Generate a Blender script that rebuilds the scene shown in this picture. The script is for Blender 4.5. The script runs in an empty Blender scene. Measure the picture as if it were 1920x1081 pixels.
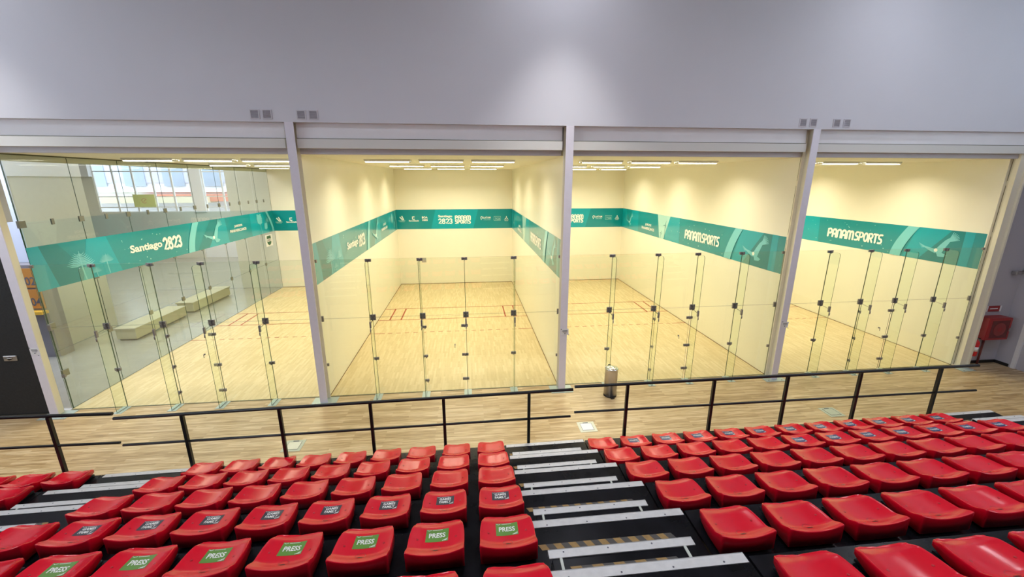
import bpy, bmesh, math, random
from mathutils import Vector, Matrix, Euler
random.seed(7)
PI = math.pi
sc = bpy.context.scene
C = sc.collection

# ------------------------------------------------------------------ camera
cd = bpy.data.cameras.new('camera'); cam = bpy.data.objects.new('camera', cd); C.objects.link(cam)
CP = Vector((3.7457, -10.2469, 5.4844)); YAW, PIT = 0.1044, -0.2551
cam.location = CP
cam.rotation_euler = (PI/2 + PIT, 0, -YAW)
cd.sensor_width = 36.0; cd.lens = 774.44/1920*36; cd.clip_start = 0.05; cd.clip_end = 200
sc.camera = cam

# ------------------------------------------------------------------ look
sc.view_settings.view_transform = 'Standard'
sc.view_settings.look = 'None'
sc.view_settings.exposure = 0.0
sc.view_settings.gamma = 1.0
sc.view_settings.use_curve_mapping = False
try:
    sc.cycles.transparent_max_bounces = 40
    sc.cycles.max_bounces = 8
    sc.cycles.diffuse_bounces = 5
    sc.cycles.glossy_bounces = 4
    sc.cycles.sample_clamp_indirect = 4.0
    sc.cycles.caustics_reflective = False
    sc.cycles.caustics_refractive = False
except Exception:
    pass

# ------------------------------------------------------------------ world
w = bpy.data.worlds.new('sky'); sc.world = w; w.use_nodes = True
bg = w.node_tree.nodes['Background']
bg.inputs[0].default_value = (0.72, 0.82, 1.0, 1); bg.inputs[1].default_value = 5.5

# ------------------------------------------------------------------ lights of the two halls, with added fills
COURT_W = 53.0
HALL_FILL = 72.0
def area(name, loc, rot, sx, sy, power, col, spread=180, shape='RECTANGLE'):
    l = bpy.data.lights.new(name, 'AREA'); l.shape = shape; l.size = sx
    if shape == 'RECTANGLE': l.size_y = sy
    l.energy = power; l.color = col; l.spread = math.radians(spread)
    o = bpy.data.objects.new(name, l); C.objects.link(o); o.location = loc; o.rotation_euler = rot
    return o
WARM = (1.0, 0.89, 0.645)
COOL = (0.80, 0.84, 1.0)
HALLC = (0.86, 0.89, 1.0)
# daylight that comes in through the tall windows at the left end and at the back of the spectator hall
area('daylight_left', (-13.9, -9.5, 6.6), (0, math.radians(-90), 0), 4.2, 7.0, 190, COOL)
area('daylight_right', (21.7, -9.0, 6.6), (0, math.radians(90), 0), 4.2, 8.0, 420, (.72, .84, 1.0))
area('side_hall_fill', (-12.0, 13.0, 8.45), (0, 0, 0), 8.0, 14.0, 1100, (1.0, .97, .90))  # unseen fill added to brighten the side hall behind the glass

area('side_hall_near_fill', (-10.0, 1.9, 8.3), (0, 0, 0), 3.0, 2.0, 420, (.86, .91, 1.0))  # another added fill, lifts the blue wall and lockers at the near end

# ------------------------------------------------------------------ materials
MATS = {}
def nodes(m):
    m.use_nodes = True
    return m.node_tree.nodes, m.node_tree.links, m.node_tree.nodes['Principled BSDF']
def mat(name, col, rough=0.5, metal=0.0, spec=0.5, coat=0.0, crough=0.12, noise=0.0, nscale=8.0, emit=None, bump=0.0):
    if name in MATS: return MATS[name]
    m = bpy.data.materials.new(name); n, l, b = nodes(m)
    b.inputs['Base Color'].default_value = (*col, 1); b.inputs['Roughness'].default_value = rough
    b.inputs['Metallic'].default_value = metal; b.inputs['Specular IOR Level'].default_value = spec
    b.inputs['Coat Weight'].default_value = coat; b.inputs['Coat Roughness'].default_value = crough
    if noise or bump:
        tc = n.new('ShaderNodeTexCoord'); nz = n.new('ShaderNodeTexNoise'); nz.inputs['Scale'].default_value = nscale
        nz.inputs['Detail'].default_value = 5
        l.new(tc.outputs['Object'], nz.inputs['Vector'])
        if noise:
            r = n.new('ShaderNodeValToRGB'); e = r.color_ramp.elements
            e[0].position = .3; e[1].position = .7
            e[0].color = (*[max(0, c*(1-noise)) for c in col], 1); e[1].color = (*[min(1, c*(1+noise)) for c in col], 1)
            l.new(nz.outputs['Fac'], r.inputs['Fac']); l.new(r.outputs['Color'], b.inputs['Base Color'])
        if bump:
            bp = n.new('ShaderNodeBump'); bp.inputs['Strength'].default_value = bump; bp.inputs['Distance'].default_value = .01
            l.new(nz.outputs['Fac'], bp.inputs['Height']); l.new(bp.outputs['Normal'], b.inputs['Normal'])
    if emit:
        b.inputs['Emission Color'].default_value = (*emit[0], 1); b.inputs['Emission Strength'].default_value = emit[1]
    MATS[name] = m; return m

def glass_mat(name, tint, f0=0.045, rough=0.0):
    m = bpy.data.materials.new(name); m.use_nodes = True; n, l = m.node_tree.nodes, m.node_tree.links
    n.clear()
    out = n.new('ShaderNodeOutputMaterial'); mix = n.new('ShaderNodeMixShader')
    tr = n.new('ShaderNodeBsdfTransparent'); tr.inputs[0].default_value = (*tint, 1)
    gl = n.new('ShaderNodeBsdfGlossy'); gl.inputs['Roughness'].default_value = rough; gl.inputs[0].default_value = (.95, 1, .97, 1)
    geo = n.new('ShaderNodeNewGeometry'); dot = n.new('ShaderNodeVectorMath'); dot.operation = 'DOT_PRODUCT'
    l.new(geo.outputs['Normal'], dot.inputs[0]); l.new(geo.outputs['Incoming'], dot.inputs[1])
    ab = n.new('ShaderNodeMath'); ab.operation = 'ABSOLUTE'; l.new(dot.outputs['Value'], ab.inputs[0])
    om = n.new('ShaderNodeMath'); om.operation = 'SUBTRACT'; om.inputs[0].default_value = 1; l.new(ab.outputs[0], om.inputs[1])
    pw = n.new('ShaderNodeMath'); pw.operation = 'POWER'; l.new(om.outputs[0], pw.inputs[0]); pw.inputs[1].default_value = 5
    ma = n.new('ShaderNodeMath'); ma.operation = 'MULTIPLY_ADD'; l.new(pw.outputs[0], ma.inputs[0])
    ma.inputs[1].default_value = 1-f0; ma.inputs[2].default_value = f0
    l.new(ma.outputs[0], mix.inputs[0]); l.new(tr.outputs[0], mix.inputs[1]); l.new(gl.outputs[0], mix.inputs[2])
    l.new(mix.outputs[0], out.inputs[0])
    MATS[name] = m; return m

def wood(name, along_y, c1, c2, c3, plank_w, plank_l, rough, streak=0.0):
    m = bpy.data.materials.new(name); n, l, b = nodes(m)
    tc = n.new('ShaderNodeTexCoord'); mp = n.new('ShaderNodeMapping')
    l.new(tc.outputs['Object'], mp.inputs[0])
    if along_y: mp.inputs['Rotation'].default_value = (0, 0, PI/2)
    def brick(seedshift, w_, h_):
        br = n.new('ShaderNodeTexBrick'); br.offset = .37; br.offset_frequency = 2; br.squash = 1
        br.inputs['Color1'].default_value = (0, 0, 0, 1); br.inputs['Color2'].default_value = (1, 1, 1, 1)
        br.inputs['Mortar'].default_value = (.5, .5, .5, 1)
        br.inputs['Scale'].default_value = 1; br.inputs['Mortar Size'].default_value = 0.0006
        br.inputs['Brick Width'].default_value = w_; br.inputs['Row Height'].default_value = h_
        l.new(mp.outputs[0], br.inputs['Vector']); return br
    br = brick(0, plank_l, plank_w)
    rp = n.new('ShaderNodeValToRGB'); e = rp.color_ramp.elements
    e[0].color = (*c1, 1); e[0].position = 0.0; e[1].color = (*c3, 1); e[1].position = 1.0
    k = e.new(.55); k.color = (*c2, 1)
    l.new(br.outputs['Color'], rp.inputs['Fac'])
    mp2 = n.new('ShaderNodeMapping'); mp2.inputs['Scale'].default_value = (1.2, 26, 1)
    l.new(mp.outputs[0], mp2.inputs[0])
    nz = n.new('ShaderNodeTexNoise'); nz.inputs['Scale'].default_value = 1.6; nz.inputs['Detail'].default_value = 4
    l.new(mp2.outputs[0], nz.inputs['Vector'])
    r2 = n.new('ShaderNodeValToRGB'); f = r2.color_ramp.elements
    f[0].position = .33; f[1].position = .62; f[0].color = (1-streak, 1-streak*1.15, 1-streak*1.4, 1); f[1].color = (1, 1, 1, 1)
    l.new(nz.outputs['Fac'], r2.inputs['Fac'])
    mx = n.new('ShaderNodeMix'); mx.data_type = 'RGBA'; mx.blend_type = 'MULTIPLY'; mx.inputs[0].default_value = 1
    l.new(rp.outputs['Color'], mx.inputs[6]); l.new(r2.outputs['Color'], mx.inputs[7])
    l.new(mx.outputs[2], b.inputs['Base Color'])
    b.inputs['Roughness'].default_value = rough
    MATS[name] = m; return m

M_courtfloor = wood('maple_court_boards', True, (.60, .475, .265), (.66, .53, .31), (.71, .585, .365), .057, .42, .42, .05)
M_hallfloor = wood('oak_hall_boards', False, (.46, .32, .165), (.60, .44, .245), (.69, .535, .33), .065, 1.1, .34, .45)
M_court = mat('court_wall_laminate', (.86, .835, .715), .42, coat=.30, crough=.22, noise=.012, nscale=1.2)
M_ceil = mat('court_ceiling_panel', (.80, .78, .66), .7)
M_upper = mat('painted_grey_wall', (.66, .66, .71), .75, noise=.015, nscale=.8)
M_fascia = mat('painted_fascia', (.84, .82, .83), .6, noise=.02, nscale=2)
M_fascia2 = mat('fascia_greyer', (.70, .69, .65), .6)
M_fascia3 = mat('fascia_in_shade', (.50, .47, .48), .5)  # darker tone puts the recessed beam's shade into the colour
M_col = mat('column_paint', (.74, .71, .78), .42, noise=.02)
M_cream = mat('cream_end_and_lit_side', (.80, .76, .62), .5)
M_groove = mat('dark_groove', (.10, .10, .06), .6)
M_glass = glass_mat('clear_glass', (.965, .985, .955))
M_gfin = glass_mat('fin_glass', (.965, .99, .95), .05)
M_gside = glass_mat('side_wall_glass', (.955, .97, .945), .05)
M_edge = mat('glass_edge_green', (.025, .07, .03), .25)
M_edge2 = mat('glass_edge_pale', (.07, .12, .07), .25)
M_steel = mat('brushed_steel_fitting', (.26, .25, .27), .42, metal=.6)
M_inox = mat('stainless_steel', (.55, .53, .52), .28, metal=1.0, noise=.15, nscale=3)
M_teal = mat('teal_vinyl', (.0, .255, .30), .3, coat=.6)
M_teal2 = mat('bright_teal_vinyl', (.0, .34, .43), .3, coat=.6)
M_teald = mat('deep_teal_vinyl', (.0, .205, .235), .3, coat=.6)
M_aqua = mat('aqua_vinyl', (.17, .56, .62), .3, coat=.5)
M_aqual = mat('pale_aqua_vinyl', (.42, .72, .70), .3, coat=.5)
M_white = mat('white_vinyl', (.88, .90, .86), .4)
M_line = mat('red_court_paint', (.33, .03, .005), .45)
M_red = mat('red_plastic', (.74, .003, .022), .20, spec=.5, noise=.03, nscale=14)
M_redd = mat('red_plastic_boss', (.50, .004, .014), .35)
M_hole = mat('dark_hole', (.015, .0, .0), .6)
M_black = mat('black_phenolic_deck', (.007, .007, .009), .26, spec=.12, noise=.5, nscale=5, bump=.10)
M_black2 = mat('black_steel', (.006, .006, .007), .42)
M_riser = mat('black_riser', (.008, .008, .009), .6)
M_alu = mat('aluminium_nosing', (.66, .66, .65), .5, metal=.25, noise=.06, nscale=20)
M_bar = mat('white_edge_bar', (.60, .63, .56), .5)
M_tapey = mat('ochre_tape', (.34, .21, .07), .55, noise=.15, nscale=30)
M_tapek = mat('grey_tape', (.07, .065, .06), .55)
M_green = mat('green_sticker', (.13, .30, .05), .35)
M_slate = mat('slate_sticker', (.045, .045, .06), .35)
M_navy = mat('navy_sticker', (.02, .035, .14), .35)
M_curtain = mat('black_panel', (.012, .012, .012), .7, noise=.3, nscale=25)
M_paper = mat('paper', (.78, .78, .80), .6)
M_ink = mat('ink', (.12, .12, .15), .6)
M_plate = mat('base_plate', (.42, .50, .48), .35, metal=.3)
M_hatch = mat('hatch_ivory', (.62, .62, .50), .4)
M_hatch2 = mat('hatch_grey_green', (.42, .46, .36), .4)
M_concrete = mat('polished_concrete', (.36, .36, .34), .22, noise=.05, nscale=1.5)
M_hallwall = mat('hall_render', (.62, .62, .56), .7, noise=.02)
M_hallwhite = mat('hall_white', (.78, .79, .82), .6)
M_bench = mat('bench_cream', (.50, .48, .36), .5)
M_orange = mat('orange_locker', (.55, .24, .05), .5)
M_yel = mat('yellow_ledge', (.75, .45, .05), .5)
M_cabred = mat('cabinet_red', (.30, .014, .016), .4)
M_cabglass = mat('cabinet_window', (.12, .015, .015), .12)
M_extred = mat('extinguisher_red', (.62, .015, .02), .3)
M_skirt = mat('black_skirting', (.012, .012, .012), .5)
M_rightwall = mat('right_wall_shaded', (.44, .43, .48), .75)  # the right end's shade is put into this darker wall colour
M_frame = mat('white_frame', (.75, .75, .76), .5)
M_vent = mat('vent_plastic', (.58, .56, .60), .6)
M_ventd = mat('vent_slots', (.25, .23, .27), .7)
M_lampbody = mat('white_lamp_body', (.8, .8, .76), .5)
M_tube = mat('lit_tube', (1, 1, 1), .5, emit=((1.0, .95, .78), 16.0))
M_louvre = mat('lamp_louvre', (.85, .85, .82), .3, metal=.4)
M_conc = mat('ceiling_hall', (.50, .50, .53), .8)
M_facade = mat('facade_white', (.75, .74, .80), .8)
M_facade2 = mat('facade_lilac', (.50, .50, .62), .8)
M_brick = mat('facade_red', (.60, .22, .16), .8)
M_tree = mat('facade_sand', (.62, .55, .40), .8)
M_gwin = mat('facade_window', (.32, .38, .48), .3)
M_yellowsign = mat('yellow_notice', (.62, .68, .25), .5)

# ------------------------------------------------------------------ mesh helpers
class MB:
    def __init__(s): s.bm = bmesh.new(); s.mats = []
    def mi(s, m):
        if m not in s.mats: s.mats.append(m)
        return s.mats.index(m)
    def face(s, pts, m):
        f = s.bm.faces.new([s.bm.verts.new(p) for p in pts]); f.material_index = s.mi(m); return f
    def box(s, x0, x1, y0, y1, z0, z1, m, bevel=0):
        r = bmesh.ops.create_cube(s.bm, size=1)
        M = Matrix.Translation(((x0+x1)/2, (y0+y1)/2, (z0+z1)/2)) @ Matrix.Diagonal((abs(x1-x0), abs(y1-y0), abs(z1-z0), 1))
        bmesh.ops.transform(s.bm, matrix=M, verts=r['verts'])
        fs = {f for v in r['verts'] for f in v.link_faces}
        if bevel:
            es = {e for v in r['verts'] for e in v.link_edges}
            g = bmesh.ops.bevel(s.bm, geom=list(es), offset=bevel, segments=2, affect='EDGES', profile=.5)
            fs = set(g['faces']) | {f for f in fs if f.is_valid}
        i = s.mi(m)
        for f in fs: f.material_index = i
        return s
    def obox(s, M, sx, sy, sz, m):
        r = bmesh.ops.create_cube(s.bm, size=1)
        bmesh.ops.transform(s.bm, matrix=M @ Matrix.Diagonal((sx, sy, sz, 1)), verts=r['verts'])
        i = s.mi(m)
        for f in {f for v in r['verts'] for f in v.link_faces}: f.material_index = i
    def pane(s, x0, x1, y0, y1, z0, z1, axis, mg, me):
        n0 = len(s.bm.faces)
        s.box(x0, x1, y0, y1, z0, z1, mg); s.bm.normal_update(); s.bm.faces.ensure_lookup_table()
        j = s.mi(me)
        for f in s.bm.faces[n0:]:
            if abs(f.normal[axis]) < .5: f.material_index = j
    def cyl(s, p0, p1, r, m, r2=None, seg=16, smooth=True):
        p0, p1 = Vector(p0), Vector(p1); d = p1-p0
        q = bmesh.ops.create_cone(s.bm, cap_ends=True, cap_tris=False, segments=seg, radius1=r, radius2=r if r2 is None else r2, depth=d.length)
        M = Matrix.Translation((p0+p1)/2) @ d.to_track_quat('Z', 'Y').to_matrix().to_4x4()
        bmesh.ops.transform(s.bm, matrix=M, verts=q['verts']); i = s.mi(m)
        for f in {f for v in q['verts'] for f in v.link_faces}:
            f.material_index = i
            if smooth and len(f.verts) == 4: f.smooth = True
    def lathe(s, prof, m, seg=32, c=(0, 0, 0)):
        rings = []
        for r, z in prof:
            rings.append([s.bm.verts.new((c[0]+r*math.cos(2*PI*k/seg), c[1]+r*math.sin(2*PI*k/seg), c[2]+z)) for k in range(seg)])
        i = s.mi(m)
        for a, b in zip(rings, rings[1:]):
            for k in range(seg):
                f = s.bm.faces.new((a[k], a[(k+1) % seg], b[(k+1) % seg], b[k])); f.material_index = i; f.smooth = True
        for rr in (rings[0][::-1], rings[-1]):
            f = s.bm.faces.new(rr); f.material_index = i
    def mesh(s, name):
        me = bpy.data.meshes.new(name); s.bm.normal_update(); s.bm.to_mesh(me); s.bm.free()
        for m in s.mats: me.materials.append(m)
        return me
    def build(s, name, parent=None, **kw):
        o = bpy.data.objects.new(name, s.mesh(name)); C.objects.link(o)
        if parent: o.parent = parent
        tag(o, **kw); return o
def tag(o, label=None, cat=None, group=None, kind=None):
    if label: o['label'] = label
    if cat: o['category'] = cat
    if group: o['group'] = group
    if kind: o['kind'] = kind
    return o
def empty(name, loc=(0, 0, 0), **kw):
    o = bpy.data.objects.new(name, None); C.objects.link(o); o.location = loc; o.empty_display_size = .1
    return tag(o, **kw)
def copy_tree(o, parent=None):
    c = o.copy(); C.objects.link(c); c.parent = parent
    for ch in KIDS.get(o.name, []): copy_tree(ch, c)
    return c
KIDS = {}
def kids_of(root):
    for o in bpy.data.objects:
        if o.parent: KIDS.setdefault(o.parent.name, [])
    for o in bpy.data.objects:
        if o.parent and o not in KIDS[o.parent.name]: KIDS[o.parent.name].append(o)

def ORD(n): return ['first', 'second', 'third', 'fourth', 'fifth', 'sixth', 'seventh', 'eighth', 'ninth', 'tenth', 'eleventh', 'twelfth', 'thirteenth'][n]

# lettering: flat 2D geometry (list of polygons) from the built-in font, fitted to a rectangle
TXT = {}
def text_polys(s, bold=.02, spacing=1.0):
    key = (s, bold, spacing)
    if key in TXT: return TXT[key]
    cu = bpy.data.curves.new('t', 'FONT'); cu.body = s; cu.offset = bold; cu.resolution_u = 3; cu.space_character = spacing
    o = bpy.data.objects.new('t', cu); C.objects.link(o)
    dg = bpy.context.evaluated_depsgraph_get(); dg.update()
    me = bpy.data.meshes.new_from_object(o.evaluated_get(dg))
    vs = [(v.co.x, v.co.y) for v in me.vertices]; fs = [tuple(p.vertices) for p in me.polygons]
    bpy.data.objects.remove(o); bpy.data.curves.remove(cu); bpy.data.meshes.remove(me)
    x0 = min(v[0] for v in vs); x1 = max(v[0] for v in vs); y0 = min(v[1] for v in vs); y1 = max(v[1] for v in vs)
    vs = [((x-x0)/(x1-x0), (y-y0)/(y1-y0)) for x, y in vs]
    TXT[key] = (vs, fs); return TXT[key]
def put_text(mb, s, u0, u1, v0, v1, fn, m, bold=.02):
    vs, fs = text_polys(s, bold); bv = [mb.bm.verts.new(fn(u0+(u1-u0)*a, v0+(v1-v0)*b)) for a, b in vs]
    i = mb.mi(m)
    for f in fs:
        try: q = mb.bm.faces.new([bv[k] for k in f]); q.material_index = i
        except ValueError: pass
def panels(o, fn, lst):
    for pts, m in lst:
        b = MB(); poly(b, pts, fn, m); b.build('colour_panel', o)
def bump_layer(fn):
    if hasattr(fn, 'd'): fn.d += .00012
def poly(mb, pts, fn, m):
    bump_layer(fn); mb.face([fn(*p) for p in pts], m)
def ribbon(mb, pts, wd, fn, m):
    if not isinstance(wd, (list, tuple)): wd = [wd]*len(pts)
    bump_layer(fn); L, R = [], []
    for k, p in enumerate(pts):
        a = pts[max(k-1, 0)]; b = pts[min(k+1, len(pts)-1)]
        dx, dy = b[0]-a[0], b[1]-a[1]; n = math.hypot(dx, dy) or 1
        nx, ny = -dy/n*wd[k]/2, dx/n*wd[k]/2
        L.append((p[0]+nx, p[1]+ny)); R.append((p[0]-nx, p[1]-ny))
    for k in range(len(pts)-1):
        mb.face([fn(*L[k]), fn(*R[k]), fn(*R[k+1]), fn(*L[k+1])], m)
def arc(cx, cy, rx, ry, a0, a1, n=10):
    return [(cx+rx*math.cos(math.radians(a0+(a1-a0)*k/n)), cy+ry*math.sin(math.radians(a0+(a1-a0)*k/n))) for k in range(n+1)]
# the round-stroke alphabet of the sports lettering (cell 0..w x 0..1)
def stroke_glyph(ch):
    A = lambda x0, x1, h=1, top=1: [(x0, 0), (x0, top-.3)] + arc((x0+x1)/2, top-.3, (x1-x0)/2, .3, 180, 0, 8)[1:-1] + [(x1, top-.3), (x1, 0)]
    if ch == 'P': return .62, [[(.0, 0), (0, 1), (.3, 1)] + arc(.32, .72, .28, .28, 90, -90, 8) + [(0, .44)]]
    if ch == 'A': return .62, [A(0, .6), [(0, .38), (.6, .38)]]
    if ch == 'n': return .62, [A(0, .6)]
    if ch == 'M': return 1.02, [A(0, .5), A(.5, 1.0)]
    if ch == 'S': return .58, [[(.56, 1), (.25, 1)] + arc(.27, .75, .25, .25, 90, 270, 6) + arc(.3, .25, .25, .25, 90, -90, 6) + [(0, 0)]]
    if ch == 'O': return .66, [arc(.32, .5, .31, .5, 0, 360, 16)]
    if ch == 'R': return .62, [[(.0, 0), (0, 1), (.3, 1)] + arc(.32, .72, .28, .28, 90, -90, 8) + [(0.05, .44)], [(.3, .44), (.6, 0)]]
    if ch == 'T': return .6, [[(0, 1), (.6, 1)], [(.3, 1), (.3, 0)]]
    if ch == '2': return .6, [[(0, .82)] + arc(.3, .72, .28, .28, 150, -30, 8) + [(.02, .03), (.6, .03)]]
    if ch == '0': return .66, [arc(.32, .76, .24, .24, 0, 360, 12), arc(.32, .26, .3, .27, 0, 360, 12)]
    if ch == '3': return .6, [arc(.27, .75, .28, .25, 150, -90, 8), arc(.27, .25, .3, .25, 90, -150, 8)]
    return .3, []
def stroke_text(mb, s, u0, u1, v0, v1, fn, m, wt=.2):
    x = 0; runs = []
    for ch in s:
        wd, st = stroke_glyph(ch)
        for p in st: runs.append([(x+a, b) for a, b in p])
        x += wd+.22
    tot = x-.22; kx = (u1-u0)/tot; ky = v1-v0
    for p in runs:
        ribbon(mb, [(u0+a*kx, v0+b*ky) for a, b in p], wt*min(abs(kx), ky)*1.0, fn, m)
        for a, b in (p[0], p[-1]):
            r = wt*min(abs(kx), ky)/2; bump_layer(fn)
            mb.face([fn(*q) for q in [(u0+a*kx+r*math.cos(t*PI/4), v0+b*ky+r*math.sin(t*PI/4)) for t in range(8)]], m)

# ------------------------------------------------------------------ geometry constants
W, L, H = 6.096, 12.192, 6.06
P = 6.1609
OX = [-P, 0, P, 2*P]                      # left inner face of each court
XR = OX[3]+W                              # inner face of the last right wall
GT = 3.64                                 # top of the glass back walls
JX = [1.28, 2.52, 3.62, 4.86]
CN = ['far left', 'second', 'third', 'far right']

# ------------------------------------------------------------------ setting: floors
mb = MB(); mb.box(-14, 22, -15.5, -.02, -.12, 0, M_hallfloor); mb.build('floor', kind='structure')
mb = MB(); mb.box(XR+.2, 22, -.02, .3, -.12, 0, M_hallfloor); mb.build('floor', kind='structure')
for k, x in enumerate(OX):
    mb = MB(); mb.box(x-.032 if k else x, x+W+.032, -.02, L, -.12, 0, M_courtfloor)
    fl = mb.build('floor', kind='structure')
    mb = MB(); e = .0015
    def q(x0, x1, y0, y1): mb.face([(x0, y0, e), (x1, y0, e), (x1, y1, e), (x0, y1, e)], M_line)
    q(x, x+W, 7.595, 7.645); q(x, x+W, 6.07, 6.12)
    for d in (.46, .91, W-.46, W-.91): q(x+d-.028, x+d+.028, 6.12, 7.595)
    q(x, x+.55, 4.55, 4.595); q(x+W-.55, x+W, 4.55, 4.595)
    u = x+.66
    while u < x+W-.68: q(u, u+.16, 4.55, 4.592); u += .31
    mb.build('court_lines', fl, label='red painted court lines')
mb = MB(); mb.box(-30, -P-.03, .1, 24, -.12, -.002, M_concrete); mb.build('floor', kind='structure')
mb = MB(); mb.box(-P, XR, -.03, -.006, .001, .006, M_groove); mb.build('trim_1', kind='structure')
M_gap = mat('shadow_gap_tone', (.16, .08, .02), .7)  # brown strip colour stands in for the shadow gap at the wall base
for k, x in enumerate(OX):
    mb = MB(); mb.box(x+.001, x+W-.001, L-.012, L, 0, .02, M_gap); mb.box(x+W-.014, x+W, .01, L-.012, 0, .012, M_gap)
    if k: mb.box(x, x+.014, .01, L-.012, 0, .012, M_gap)
    mb.build('shadow_gap_court', kind='structure')
# ------------------------------------------------------------------ setting: walls
mb = MB(); mb.box(-P-.03, XR+.2, L, L+.16, 0, H, M_court); mb.build('wall_back', kind='structure')
for k in (1, 2, 3):
    mb = MB(); mb.box(OX[k]-(P-W), OX[k], 0.004, L, 0, H, M_court)
    mb.build('wall_divider', kind='structure')
mb = MB(); mb.box(XR, XR+.2, 0.004, L, 0, H, M_court); mb.build('wall_court_right', kind='structure')
mb = MB(); mb.box(-P-.2, XR+.2, 0, L+.16, H, H+.14, M_ceil); mb.build('ceiling', kind='structure')
mb = MB(); mb.box(-14, 22, -.345, -.05, 6.70, 11.4, M_upper); mb.build('wall_front', kind='structure')
mb = MB(); mb.box(-14.2, 22.2, -15.7, -.05, 11.4, 11.55, M_conc); mb.build('ceiling', kind='structure')
mb = MB(); mb.box(-14, 22, -15.7, -15.5, 0, 11.4, M_upper); mb.build('wall_rear', kind='structure')
# left end of the spectator hall with a tall window opening
def holed(name, x0, x1, y0, y1, wy0, wy1, wz0, wz1, top, m):
    b = MB()
    b.box(x0, x1, y0, wy0, 0, top, m); b.box(x0, x1, wy1, y1, 0, top, m)
    b.box(x0, x1, wy0, wy1, 0, wz0, m); b.box(x0, x1, wy0, wy1, wz1, top, m)
    b.build(name, kind='structure')
holed('wall_left', -14.2, -14, -15.5, .1, -13, -4, 4.4, 8.8, 11.4, M_upper)
holed('wall_right', 22, 22.2, -15.5, -.4, -13, -5, 4.4, 8.8, 11.4, M_upper)
for n_, X in ((1, -14.1), (2, 22.1)):
    wt = empty('window_%d' % n_, (X, -9, 4.4), kind='structure')
    y0, y1 = (-13, -4) if n_ == 1 else (-13, -5)
    b = MB()
    for a in (y0, (y0+y1)/2-.03, y1-.06): b.box(-.05, .05, a+9, a+9.06, 0, 4.4, M_frame)
    for z in (0, 2.2, 4.34): b.box(-.05, .05, y0+9, y1+9, z, z+.06, M_frame)
    b.build('window_frame', wt)
    b = MB(); b.pane(-.006, .006, y0+9, y1+9, 0, 4.4, 0, M_glass, M_edge2); b.build('window_pane', wt)
# spectator-side wall right of the courts
mb = MB()
mb.box(XR+.42, 20.0, .05, .2, 0, 6.7, M_rightwall); mb.box(XR+.30, XR+.42, .02, .2, 0, 6.7, M_cream)
mb.box(20.0, 22, -.40, -.3, 0, 6.7, M_rightwall)
mb.build('wall_front_right', kind='structure')
mb = MB(); mb.box(19.99, 20.12, -.34, .05, 0, 6.7, M_rightwall); mb.build('wall_return', kind='structure')
mb = MB(); mb.box(19.15, 20.0, .03, .05, 0, .09, M_skirt); mb.box(19.97, 19.99, -.3, .03, 0, .09, M_skirt)
mb.box(XR+.45, 19.15, .03, .05, 0, .09, M_skirt)
mb.build('baseboard_right', kind='structure')
dr = empty('door_1', (20.0, -.85, 0), kind='structure')
b = MB(); b.box(-.03, .10, .40, .50, 0, 2.3, M_frame); b.box(-.03, .10, -.55, -.45, 0, 2.3, M_frame); b.box(-.03, .10, -.45, .40, 2.2, 2.3, M_frame)
b.build('door_frame', dr)
b = MB(); b.box(.02, .07, -.45, .40, 0, 2.2, M_rightwall); b.build('door_leaf', dr)
mb = MB(); mb.box(20.03, 20.12, -15.5, -1.40, 0, 2.3, M_rightwall); mb.box(20.03, 20.12, -15.5, -.40, 2.3, 6.7, M_rightwall); mb.build('wall_side_right', kind='structure')
# black panelled wall on the far left, its upper part
pn = empty('black_panel_door', (-7.3, -.12, 0), label='tall black panel door with a chrome lock, left of the leftmost column', cat='door')
b = MB(); b.box(-2.2, .92, -.05, .05, .04, 4.6, M_curtain); b.build('panel', pn)
b = MB(); b.box(-2.2, .92, -.07, .05, 0.0, .035, M_skirt); b.build('bottom_rail', pn)
b = MB(); b.box(.22, .50, -.075, -.05, 1.42, 1.55, M_inox, bevel=.01); lk = b.build('lock_plate', pn, label='chrome lock plate')
b = MB(); b.cyl((.36, -.075, 1.485), (.36, -.10, 1.485), .035, M_black2); b.cyl((.27, -.095, 1.50), (.42, -.095, 1.50), .012, M_inox); b.build('latch', lk)
mb = MB(); mb.box(-14, -6.3, -.05, .1, 4.6, 6.7, M_upper); mb.box(-14, -9.5, -.05, .1, 0, 4.6, M_upper); mb.build('wall_front_left', kind='structure')

mb = MB(); mb.box(-6.5, XR+1.6, -.05, .0, 6.2, 6.7, M_fascia3); mb.build('wall_front_filler', kind='structure')  # added filler that stops sky light leaking past the fascia
# fascia beams between the columns
for k in range(4):
    x0 = OX[k]+.06 if k else OX[0]-1.6
    x1 = OX[k]+W-.12 if k < 3 else XR+1.4
    mb = MB()
    mb.box(x0, x1, -.20, -.06, 6.55, 6.70, M_fascia); mb.box(x0, x1, -.215, -.06, 6.385, 6.55, M_fascia)  # small step between the boxes imitates the upper wall's shadow edge
    mb.box(x0, x1, -.26, -.06, 6.175, 6.37, M_fascia2); mb.box(x0, x1, -.235, -.06, 6.37, 6.385, M_groove)
    mb.box(x0, x1, -.14, .02, 6.055, 6.175, M_fascia3)
    mb.build('trim_%d' % (k+2), kind='structure')

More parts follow.
